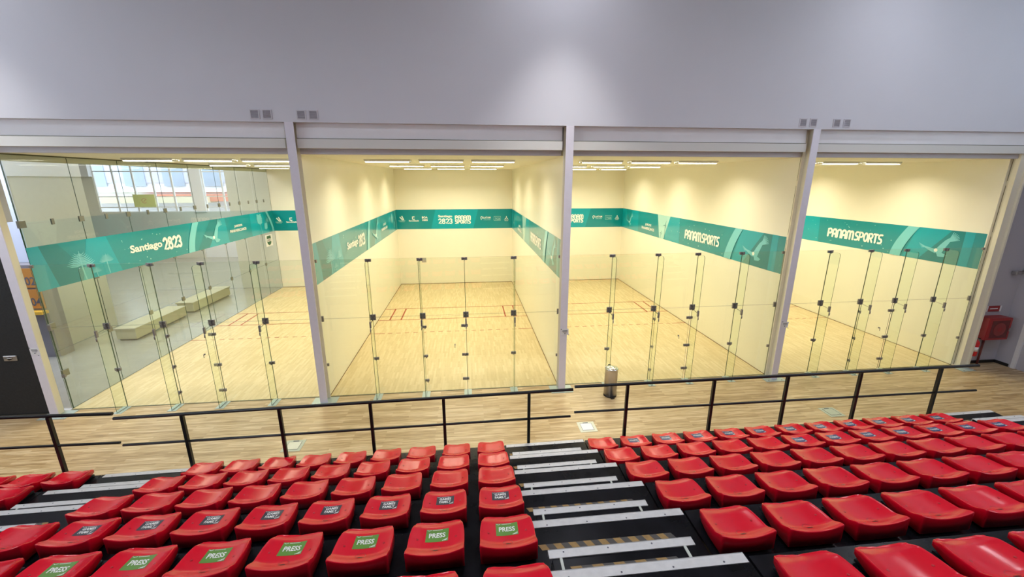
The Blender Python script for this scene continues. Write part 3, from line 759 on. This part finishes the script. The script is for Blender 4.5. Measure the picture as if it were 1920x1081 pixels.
# the street outside
fb = empty('street_building', (-22, 31, 0), label='pale building with red awning band seen through the far windows', cat='building')
b = MB(); b.box(-16, 16, 0, 4, 0, 12, M_facade); b.box(-16, 16, -.1, 0, 5.3, 6.9, M_facade2); b.build('wall', fb)
b = MB(); b.box(-3, 16, -1.2, 0, 3.7, 4.3, M_brick); b.build('awning', fb)
b = MB(); b.box(-16, 3, -1.6, 0, 3.6, 4.1, M_tree); b.build('canopy', fb)
b = MB(); b.box(-16, 16, -.3, 0, 4.5, 4.75, M_white); b.build('ledge', fb)
for i in range(9):
    b = MB(); b.box(-14+3.2*i, -12.3+3.2*i, -.16, -.1, 5.0, 6.9, M_gwin); b.build('window', fb)
mb = MB(); mb.box(-60, 20, 22.4, 60, -.2, -.05, mat('pavement', (.45, .45, .45), .8)); mb.build('floor', kind='structure')

# ------------------------------------------------------------------ bin
t = empty('pedal_bin', (7.35, -.70, 0), label='brushed steel pedal bin standing before the third court', cat='bin')
b = MB(); b.lathe([(.165, .03), (.165, .74), (.168, .75)], M_inox, 40); b.build('body', t)
b = MB(); b.lathe([(.17, 0), (.172, .03), (.166, .035)], M_black2, 40); b.build('base_ring', t)
b = MB(); b.lathe([(.170, .75), (.172, .775), (.165, .785), (.10, .81), (.02, .825)], mat('lid_steel', (.75, .75, .72), .22, metal=1.0), 40); b.build('lid', t)
b = MB(); b.box(-.05, .05, -.235, -.16, .02, .035, M_black2, bevel=.004); b.build('pedal', t)
b = MB(); b.box(-.03, .03, .165, .19, .72, .80, M_black2); b.build('lid_hinge', t)
b = MB(); b.cyl((-.17, 0, .79), (-.15, 0, .84), .01, M_inox); b.build('carry_handle', t)

# ------------------------------------------------------------------ floor boxes
for i, (x, y, who) in enumerate([(-.10, -2.10, 'at the left'), (6.34, -2.07, 'in the middle'), (12.48, -2.08, 'at the right')]):
    m1, m2 = (M_hatch, M_paper) if i == 1 else (M_hatch2, M_hatch) if i == 0 else (M_hatch2, M_hatch2)
    t = empty('floor_box', (x, y, 0), label='square floor socket cover set in the boards, '+who, cat='floor box', group='floor socket covers')
    t.rotation_euler = (0, 0, [0, 0, 0][i])
    b = MB(); b.box(-.20, .20, -.20, .20, .0005, .006, m1, bevel=.002); b.build('frame', t)
    b = MB(); b.box(-.13, .13, -.13, .13, .006, .010, m2, bevel=.002); ld = b.build('lid', t)
    b = MB(); b.box(-.135, .135, -.135, -.131, .006, .011, M_ink); b.box(-.135, .135, .131, .135, .006, .011, M_ink); b.box(-.135, -.131, -.135, .135, .006, .011, M_ink); b.box(.131, .135, -.135, .135, .006, .011, M_ink)
    b.build('lid_groove', t)
    b = MB(); b.box(-.06, .06, .15, .168, .006, .012, M_ink); b.build('cable_slot', t)

# ------------------------------------------------------------------ fire equipment
t = empty('hose_cabinet', (19.32, .05, 0), label='red fire hose cabinet with dark window on the wall right of the courts', cat='cabinet')
b = MB(); b.box(-.38, .38, -.30, -.001, .88, 1.56, M_cabred, bevel=.006); b.build('body', t)
b = MB(); b.box(-.37, .37, -.32, -.30, .89, 1.55, M_cabred, bevel=.006); dd = b.build('door', t)
b = MB(); b.box(-.29, .30, -.324, -.319, .95, 1.49, M_cabglass); b.build('window', dd)
b = MB(); b.cyl((.0, -.332, 1.22), (.0, -.325, 1.22), .20, mat('hose_red', (.24, .03, .03), .5), seg=28); b.cyl((0, -.336, 1.22), (0, -.332, 1.22), .07, M_cabred, seg=20); b.build('hose_reel', dd)
b = MB(); b.box(.32, .345, -.34, -.32, 1.15, 1.25, M_inox); b.build('latch', dd)
b = MB(); b.cyl((-.02, -.06, 0), (-.02, -.06, .88), .028, mat('brown_pipe', (.20, .05, .05), .5)); b.build('riser_pipe', t)
t = empty('fire_extinguisher', (18.825, -.17, .36), label='red fire extinguisher hanging beside the hose cabinet', cat='extinguisher')
b = MB(); b.lathe([(.06, 0), (.075, .02), (.078, .05), (.078, .42), (.06, .47), (.025, .50), (.022, .53)], M_extred, 24); bo = b.build('cylinder', t)
b = MB(); b.lathe([(.0795, .16), (.0795, .30)], M_paper, 24); b.build('label_band', bo)
b = MB(); b.box(-.015, .09, -.012, .012, .55, .57, M_black2); b.box(-.02, .02, -.015, .015, .52, .56, M_inox); b.build('valve', t)
b = MB(); 
pts = [Vector((.02, 0, .55)), Vector((-.08, -.02, .52)), Vector((-.12, -.03, .40)), Vector((-.11, -.04, .22)), Vector((-.09, -.05, .12))]
for a, c in zip(pts, pts[1:]): b.cyl(a, c, .012, M_black2, seg=8)
b.build('hose', t)
b = MB(); b.box(-.04, .04, .08, .185, .38, .42, M_black2); b.build('wall_hook', t)
b = MB(); b.box(19.12, 19.62, .028, .034, 1.68, 1.86, M_cabred, bevel=.002); sg = b.build('fire_sign', label='small red and white fire sign on the wall above the hose cabinet', cat='sign')
b = MB()
for a in ((19.12, 19.17, 1.68, 1.86), (19.57, 19.62, 1.68, 1.86)): b.box(a[0], a[1], .024, .028, a[2], a[3], M_paper)
b.box(19.24, 19.5, .024, .028, 1.755, 1.785, M_paper); b.build('symbol', sg)
t = empty('wall_lamp', (19.99, .0, 2.88), label='small grey bracket lamp high on the right end wall', cat='lamp')
b = MB(); b.box(-.02, 0, -.05, .05, -.06, .06, M_inox); b.cyl((0, 0, 0), (-.22, -.04, 0), .018, M_inox); b.build('arm', t)
b = MB(); b.box(-.40, -.22, -.10, .02, -.05, .05, M_inox, bevel=.01); b.build('head', t)

# ------------------------------------------------------------------ hall lamps
hl = [(5.9, -1.8, 10.75), (-6.1, -1.8, 10.75), (13.6, -2.6, 10.75), (-2.0, -6.5, 10.6), (4.0, -6.5, 10.6), (10.0, -6.5, 10.6), (16.0, -6.5, 10.6), (-8.0, -6.5, 10.6), (1, -12, 10.6), (9, -12, 10.6)]  # middle and rear rows are unseen fill, added to light the hall
hp = None
HPW = [25, 25, 40, HALL_FILL, HALL_FILL, HALL_FILL, HALL_FILL*.8, HALL_FILL*.8, HALL_FILL, HALL_FILL]
for i, p in enumerate(hl):
    lab = 'round high bay lamp, %s from left, %s row, hall ceiling' % ([ORD(1), ORD(0), ORD(2), ORD(1), ORD(2), ORD(3), ORD(4), ORD(0), ORD(0), ORD(1)][i], ['court side', 'middle', 'added rear'][0 if i < 3 else 1 if i < 8 else 2])
    if hp is None:
        hp = empty('high_bay_lamp', label=lab, cat='lamp', group='high bay lamps')
        b = MB(); b.lathe([(.06, .30), (.10, .28), (.14, .12), (.26, .0), (.25, 0.0), (.12, .11)], M_inox, 28); b.build('reflector', hp)
        b = MB(); b.lathe([(.235, .012), (.235, .018)], mat('hall_bulb', (1, 1, 1), .5, emit=((.95, .97, 1), 30.0)), 24); b.build('bulb', hp)
        b = MB(); b.cyl((0, 0, .3), (0, 0, .8), .01, M_black2, seg=8); b.build('hanger', hp)
        hk = [o for o in bpy.data.objects if o.parent == hp]; r = hp
    else:
        r = hp.copy(); C.objects.link(r); r['label'] = lab
        for ch in hk: c = ch.copy(); C.objects.link(c); c.parent = r
    r.location = p
    if i < 2:
        l_ = bpy.data.lights.new('downlight', 'SPOT'); l_.energy = 1700; l_.color = (1, .98, .95); l_.spot_size = math.radians(70); l_.spot_blend = 1.0; l_.shadow_soft_size = .25
        o_ = bpy.data.objects.new('downlight', l_); C.objects.link(o_); o_.parent = r; o_.location = (0, 0, -.02)
    a = area('high_bay_light', (0, 0, -.01), (0, 0, 0), .5, .5, HPW[i], HALLC, 150, 'DISK'); a.parent = r

# ------------------------------------------------------------------ the stand
SY, SZ = -.0144, .0205
PV = Vector((0, -6.5, 2.3))
RM = (Matrix.Rotation(SY, 4, 'Z') @ Matrix.Rotation(-SZ, 4, 'Y'))
SM = Matrix.Translation((0, 0, 0)) @ Matrix.Translation(PV) @ RM @ Matrix.Translation(-PV)
DY, DZ = .7234, .3424
Y0, Z0 = -4.70, 1.487                     # first nosing
def place(o, x, y, z): o.matrix_world = SM @ Matrix.Translation((x, y, z))
SEC = [(-6.6, -1.56, [], 0, 'left of the left stairs'), (-1.55, 5.395, [(-1.50, -.36), (4.19, 5.385)], 0, 'in the middle section'), (5.41, 12.38, [(11.39, 12.37)], -.02, 'in the right section')]
for (x0, x1, aisles, yoff, where) in SEC:
    for r in range(8):
        t = empty('stand_tier', label='black stand tier %s, %s from the front' % (where, ORD(r)), cat='seating tier', group='tiers of the telescopic stand')
        z = Z0+r*DZ; y = Y0-r*DY; place(t, (x0+x1)/2, y+yoff, z); c = (x0+x1)/2; h = (x1-x0)/2
        b = MB(); b.box(-h, h, -DY+.012, 0, -.03, 0, M_black); b.box(-h, h, -.02, -.004, -DZ+.008, -.03, M_riser); dk = b.build('deck', t)
        b = MB(); xx = -h+.25
        while xx < h: b.cyl((xx, -.58, 0), (xx, -.58, .002), .009, M_inox, seg=6); xx += .5
        b.build('deck_screw', dk)
        if r == 0:
            b = MB()
            for xx in (-h+.1, -h*.35, h*.35, h-.1): b.box(xx-.03, xx+.03, -.12, -.06, -z+.15, -.03, M_riser)
            b.build('leg', t)
        for (a0, a1) in aisles:
            a0 -= c; a1 -= c
            b = MB(); b.box(a0, a1, -.062, .006, .0005, .005, M_alu); b.box(a0, a1, .0005, .006, -.03, .005, M_alu)
            xx = a0+.12
            while xx < a1: b.cyl((xx, -.045, .005), (xx, -.045, .007), .006, M_ink, seg=6); xx += .31
            b.build('nosing_strip', t)
            b = MB(); f0 = -DY+.465; u = a0+.05; kk = 0
            while u < a1-.2:
                m_ = M_tapey if kk % 2 == 0 else M_tapek
                b.face([(u, f0, .0012), (u+.055, f0, .0012), (u+.030, f0+.048, .0012), (u-.025, f0+.048, .0012)], m_); u += .055; kk += 1
            b.build('hazard_tape', t)
def half_step(x0, x1, r, yoff, label, grp):
    y, z = Y0-(r+1)*DY, Z0+(r+.5)*DZ
    t = empty('aisle_step', label=label, cat='step', group=grp); place(t, (x0+x1)/2, y+.3+yoff, z-DZ/2)
    h = DZ/2; w_ = (x1-x0)/2
    b = MB(); b.box(-w_+.02, w_-.02, -.292, -.002, h-.03, h-.004, M_black); b.build('tread', t)
    b = MB(); b.box(-w_, w_, -.06, .006, h-.003, h+.004, M_alu); b.box(-w_, w_, 0, .006, h-.045, h+.004, M_alu)
    xx = -w_+.1
    while xx < w_: b.cyl((xx, -.02, h+.004), (xx, -.02, h+.006), .006, M_ink, seg=6); xx += .3
    b.build('nosing_strip', t)
    for s in (-1, 1):
        b = MB(); b.box(s*(w_-.075)-.009, s*(w_-.075)+.009, -.292, -.06, h-.005, h+.003, M_bar); b.build('edge_bar', t)
        b = MB(); b.box(s*(w_-.03)-.018, s*(w_-.03)+.018, -.292, -.06, h-.10, h-.035, M_black2); b.box(s*(w_-.03)-.003, s*(w_-.03)+.003, -.285, -.01, .008, h-.03, M_black2); b.build('support_bracket', t)
    b = MB(); u = -w_+.14; kk = 0
    while u < w_-.16:
        b.face([(u, -.165, h-.002), (u+.07, -.165, h-.002), (u+.05, -.125, h-.002), (u-.02, -.125, h-.002)], M_tapey if kk % 2 == 0 else M_tapek); u += .07; kk += 1
    b.build('hazard_tape', t)
for r in range(6):
    half_step(4.25, 5.235, r, 0, 'silver edged half step in the centre stairs, %s from the front' % ORD(r), 'half steps in the stairs')
    half_step(-1.39, -.41, r, 0, 'silver edged half step in the left stairs, %s from the front' % ORD(r), 'half steps in the stairs')
    half_step(11.45, 12.30, r, -.02, 'silver edged half step in the far right stairs, %s from the front' % ORD(r), 'half steps in the stairs')

# ------------------------------------------------------------------ seats
SWX, SDY = .186, .172
def sm(a, b, t): t = max(0, min(1, (t-a)/(b-a))); return t*t*(3-2*t)
def surf(s, t):
    k = .28+.24*t
    x = s*SWX*(1-.03*t)*math.sqrt(max(0, 1-k*t*t/2)); y = .006+t*SDY*math.sqrt(max(0, 1-(.34 if t > 0 else .10)*s*s/2))
    z = .098 - .014*t + .037*sm(-.45, -1, t) - .014*sm(.6, 1, t) + (.034+.000*t)*abs(s)**2.3
    z -= .006*math.exp(-((s)/.14)**2)*sm(.88, 1, t)
    z -= .009*sm(.78, 1.0, abs(s))*sm(.7, 1.0, t)
    return x, y, z
def seat_shell():
    bm = bmesh.new(); N = 22; g = {}
    for i in range(N+1):
        for j in range(N+1):
            s, t = -1+2*i/N, -1+2*j/N
            s = math.sin(s*PI/2)*.35+s*.65; t = math.sin(t*PI/2)*.35+t*.65
            g[i, j] = bm.verts.new(surf(s, t))
    for i in range(N):
        for j in range(N): bm.faces.new((g[i, j], g[i+1, j], g[i+1, j+1], g[i, j+1]))
    rim = [g[i, 0] for i in range(N)]+[g[N, j] for j in range(N)]+[g[i, N] for i in range(N, 0, -1)]+[g[0, j] for j in range(N, 0, -1)]
    pos = [v.co.copy() for v in rim]; n = len(rim)
    nrm = []
    for k in range(n):
        a, b = pos[k-2], pos[(k+2) % n]; d = (b-a); nn = Vector((d.y, -d.x, 0)).normalized(); nrm.append(nn)
    prev = rim
    for off, dz in ((.002, .0016), (.0045, .0016), (.007, -.0008), (.0082, -.0045), (.0088, -.012)):
        ring = [bm.verts.new(pos[k]+nrm[k]*off+Vector((0, 0, dz))) for k in range(n)]
        for k in range(n): bm.faces.new((prev[k], ring[k], ring[(k+1) % n], prev[(k+1) % n]))
        prev = ring
    def zb(p): return .034+.020*sm(-.06, .16, p.y)
    ring = [bm.verts.new((pos[k].x+nrm[k].x*.0075, pos[k].y+nrm[k].y*.0075, zb(pos[k]))) for k in range(n)]
    for k in range(n): bm.faces.new((prev[k], ring[k], ring[(k+1) % n], prev[(k+1) % n]))
    r2 = [bm.verts.new((v.co.x*.96, v.co.y*.96, v.co.z)) for v in ring]
    for k in range(n): bm.faces.new((ring[k], r2[k], r2[(k+1) % n], ring[(k+1) % n]))
    for f in bm.faces: f.smooth = True
    bmesh.ops.recalc_face_normals(bm, faces=bm.faces)
    me = bpy.data.meshes.new('shell'); bm.to_mesh(me); bm.free(); me.materials.append(M_red); return me
def on_surf(x, y, off):                   # invert roughly: s,t from x,y
    s, t = x/SWX, (y-.008)/SDY
    for _ in range(6):
        a, b, _z = surf(s, t); s += (x-a)/SWX; t += (y-b)/SDY
    return (x, y, surf(s, t)[2]+off)
def patch(b, x0, x1, y0, y1, off, m, n=8):
    for i in range(n):
        for j in range(n):
            X0, X1 = x0+(x1-x0)*i/n, x0+(x1-x0)*(i+1)/n; Y0_, Y1_ = y0+(y1-y0)*j/n, y0+(y1-y0)*(j+1)/n
            b.face([on_surf(X0, Y0_, off), on_surf(X1, Y0_, off), on_surf(X1, Y1_, off), on_surf(X0, Y1_, off)], m)
shell_me = seat_shell()
b = MB(); b.box(-.13, .13, -.10, .14, .006, .06, M_black2); b.box(-.16, -.12, -.12, .16, .006, .024, M_black2); b.box(.12, .16, -.12, .16, .006, .024, M_black2); brk_me = b.mesh('mounting_bracket')
b = MB()
ribbon(b, arc(0, -.088, .032, .028, 0, 360, 18), .004, lambda u, v: on_surf(u, v, .0012), M_redd); boss_me = b.mesh('boss_ring')
b = MB(); patch(b, -.016, .016, -.112, -.099, .0018, M_hole, 2); hole_me = b.mesh('drain_slot')
rivets = []
for sx in (-.135, .135):
    b = MB(); b.lathe([(.008, -.002), (.0075, .002), (.004, .0035)], M_redd, 10, on_surf(sx, .0, .0)); rivets.append(b.mesh('rivet'))
def sticker(kind):
    b = MB()
    if kind == 'press': m, wx, y0, y1 = M_green, .080, -.020, .098
    elif kind == 'family': m, wx, y0, y1 = M_slate, .078, -.018, .090
    else: m, wx, y0, y1 = M_navy, .078, -.018, .092
    patch(b, -wx, wx, y0, y1, .0012, m, 10); st = b.mesh('sticker')
    b = MB(); f = lambda u, v: on_surf(u, v, .0022); yc = (y0+y1)/2
    if kind == 'press': put_text(b, 'PRESS', -.058, .058, yc-.022, yc+.022, f, M_white, .026)
    elif kind == 'family':
        put_text(b, 'GAMES', -.052, .052, yc+.005, yc+.036, f, M_white, .026); put_text(b, 'FAMILY', -.052, .052, yc-.034, yc-.003, f, M_white, .026)
    else: put_text(b, 'ATHLETES', -.064, .064, yc-.016, yc+.018, f, M_white, .03)
    # thin header line, corner flash
    ribbon(b, [(-.074, y1-.008), (-.06, y1-.014), (-.045, y1-.006)], .004, f, M_white)
    for k in range(9): ribbon(b, [(-.036+.008*k, y1-.009), (-.030+.008*k, y1-.009)], .005, f, M_white)
    for k in range(4): ribbon(b, [(.038+.008*k, y0+.006), (.042+.008*k, y0+.010+.004*k)], .006, f, M_white)
    ribbon(b, [(wx-.008, y0+.006), (wx-.008, y0+.03)], .003, f, M_white)
    return st, b.mesh('lettering')
STK = {k: sticker(k) for k in ('press', 'family', 'blue')}
def seat(x, y, z, kind, label, grp, rz):
    t = empty('stadium_seat', label=label, cat='seat', group=grp)
    t.matrix_world = SM @ Matrix.Translation((x, y, z-.124)) @ Matrix.Rotation(rz, 4, 'Z')
    def part(me, nm_, par):
        o = bpy.data.objects.new(nm_, me); C.objects.link(o); o.parent = par; return o
    sh = part(shell_me, 'shell', t); part(brk_me, 'mounting_bracket', t)
    part(boss_me, 'boss_ring', sh); part(hole_me, 'drain_slot', sh); [part(m_, 'rivet', sh) for m_ in rivets]
    if kind:
        s_ = part(STK[kind][0], 'sticker', t); part(STK[kind][1], 'lettering', s_)
        s_['label'] = {'press': 'green PRESS sticker', 'family': 'dark GAMES FAMILY sticker', 'blue': 'navy sticker'}[kind]
SEATX0, SEATX1, PITCH = 3.976, 5.615, .5
SY0, SZ0 = -4.883, 1.613
WORD = {None: 'plain red seat', 'press': 'red seat with green PRESS sticker', 'family': 'red seat with dark GAMES FAMILY sticker', 'blue': 'red seat with navy sticker'}
for r in range(6):
    y, z = SY0-r*DY, SZ0+r*DZ
    row = ['front row', 'second row', 'third row', 'fourth row', 'fifth row', 'sixth row'][r]
    SX = .011*(r-2)
    for i in range(9):
        kd = None
        if r == 3 and i < 8: kd = 'family'
        if r == 4 and i < 8: kd = 'press'
        seat(SEATX0+SX-i*PITCH, y, z, kd, '%s, %s left of centre stairs, %s' % (WORD[kd], ORD(i), row), 'seats between the left and centre stairs', random.uniform(-.012, .012))
    for i in range(12):
        kd = None
        if r == 0 and i >= 1: kd = 'blue'
        if r == 1 and i >= 5: kd = 'blue'
        seat(SEATX1+SX+i*PITCH, y-.10, z, kd, '%s, %s right of centre stairs, %s' % (WORD[kd], ORD(i), row), 'seats right of the centre stairs', random.uniform(-.012, .012))
    for i in range(5):
        seat(-1.80-i*PITCH, y+.02, z+.0, None, 'plain red seat, %s left of the left stairs, %s' % (ORD(i), row), 'seats left of the left stairs', random.uniform(-.012, .012))

# ------------------------------------------------------------------ guard rails
def rail(name, label, top, mid, posts):
    (xa, za), (xb, zb) = top; (ma, mza), (mbx, mzb) = mid
    yr = lambda x: -4.648-.0144*x
    o = Vector((xa, yr(xa), za-.95)); t = empty(name, o, label=label, cat='rail', group='guard rails along the stand')
    b = MB(); b.cyl(Vector((xa, yr(xa), za))-o, Vector((xb, yr(xb), zb))-o, .023, M_black2, seg=14); b.build('top_rail', t)
    b = MB(); b.cyl(Vector((ma, yr(ma), mza))-o, Vector((mbx, yr(mbx), mzb))-o, .018, M_black2, seg=12); b.build('mid_rail', t)
    for px in posts:
        z1 = za+(zb-za)*(px-xa)/(xb-xa); Y = yr(px)
        b = MB(); b.box(px-xa-.021, px-xa+.021, Y-o.y-.021, Y-o.y+.021, z1-1.10-o.z, z1-.02-o.z, M_black2); pp = b.build('post', t)
        b = MB(); b.box(px-xa-.05, px-xa+.05, Y-o.y-.030, Y-o.y-.0215, z1-1.10-o.z, z1-.98-o.z, M_black2); b.build('post_bracket', pp)
rail('guard_rail', 'black tubular guard rail, far left section', ((-6.4, 2.44), (-1.203, 2.381)), ((-6.4, 1.94), (-1.2, 1.927)), [-6.1, -4.1, -2.012])
rail('guard_rail', 'black tubular guard rail, middle section before the second court', ((-1.20, 2.307), (5.252, 2.437)), ((-1.17, 1.883), (5.228, 1.986)), [-.318, .99, 2.257, 3.312, 4.582])
rail('guard_rail', 'black tubular guard rail, right section', ((5.276, 2.48), (12.04, 2.545)), ((5.284, 2.05), (12.13, 2.09)), [6.099, 7.486, 8.704, 9.954, 11.37])
bpy.context.view_layer.update()
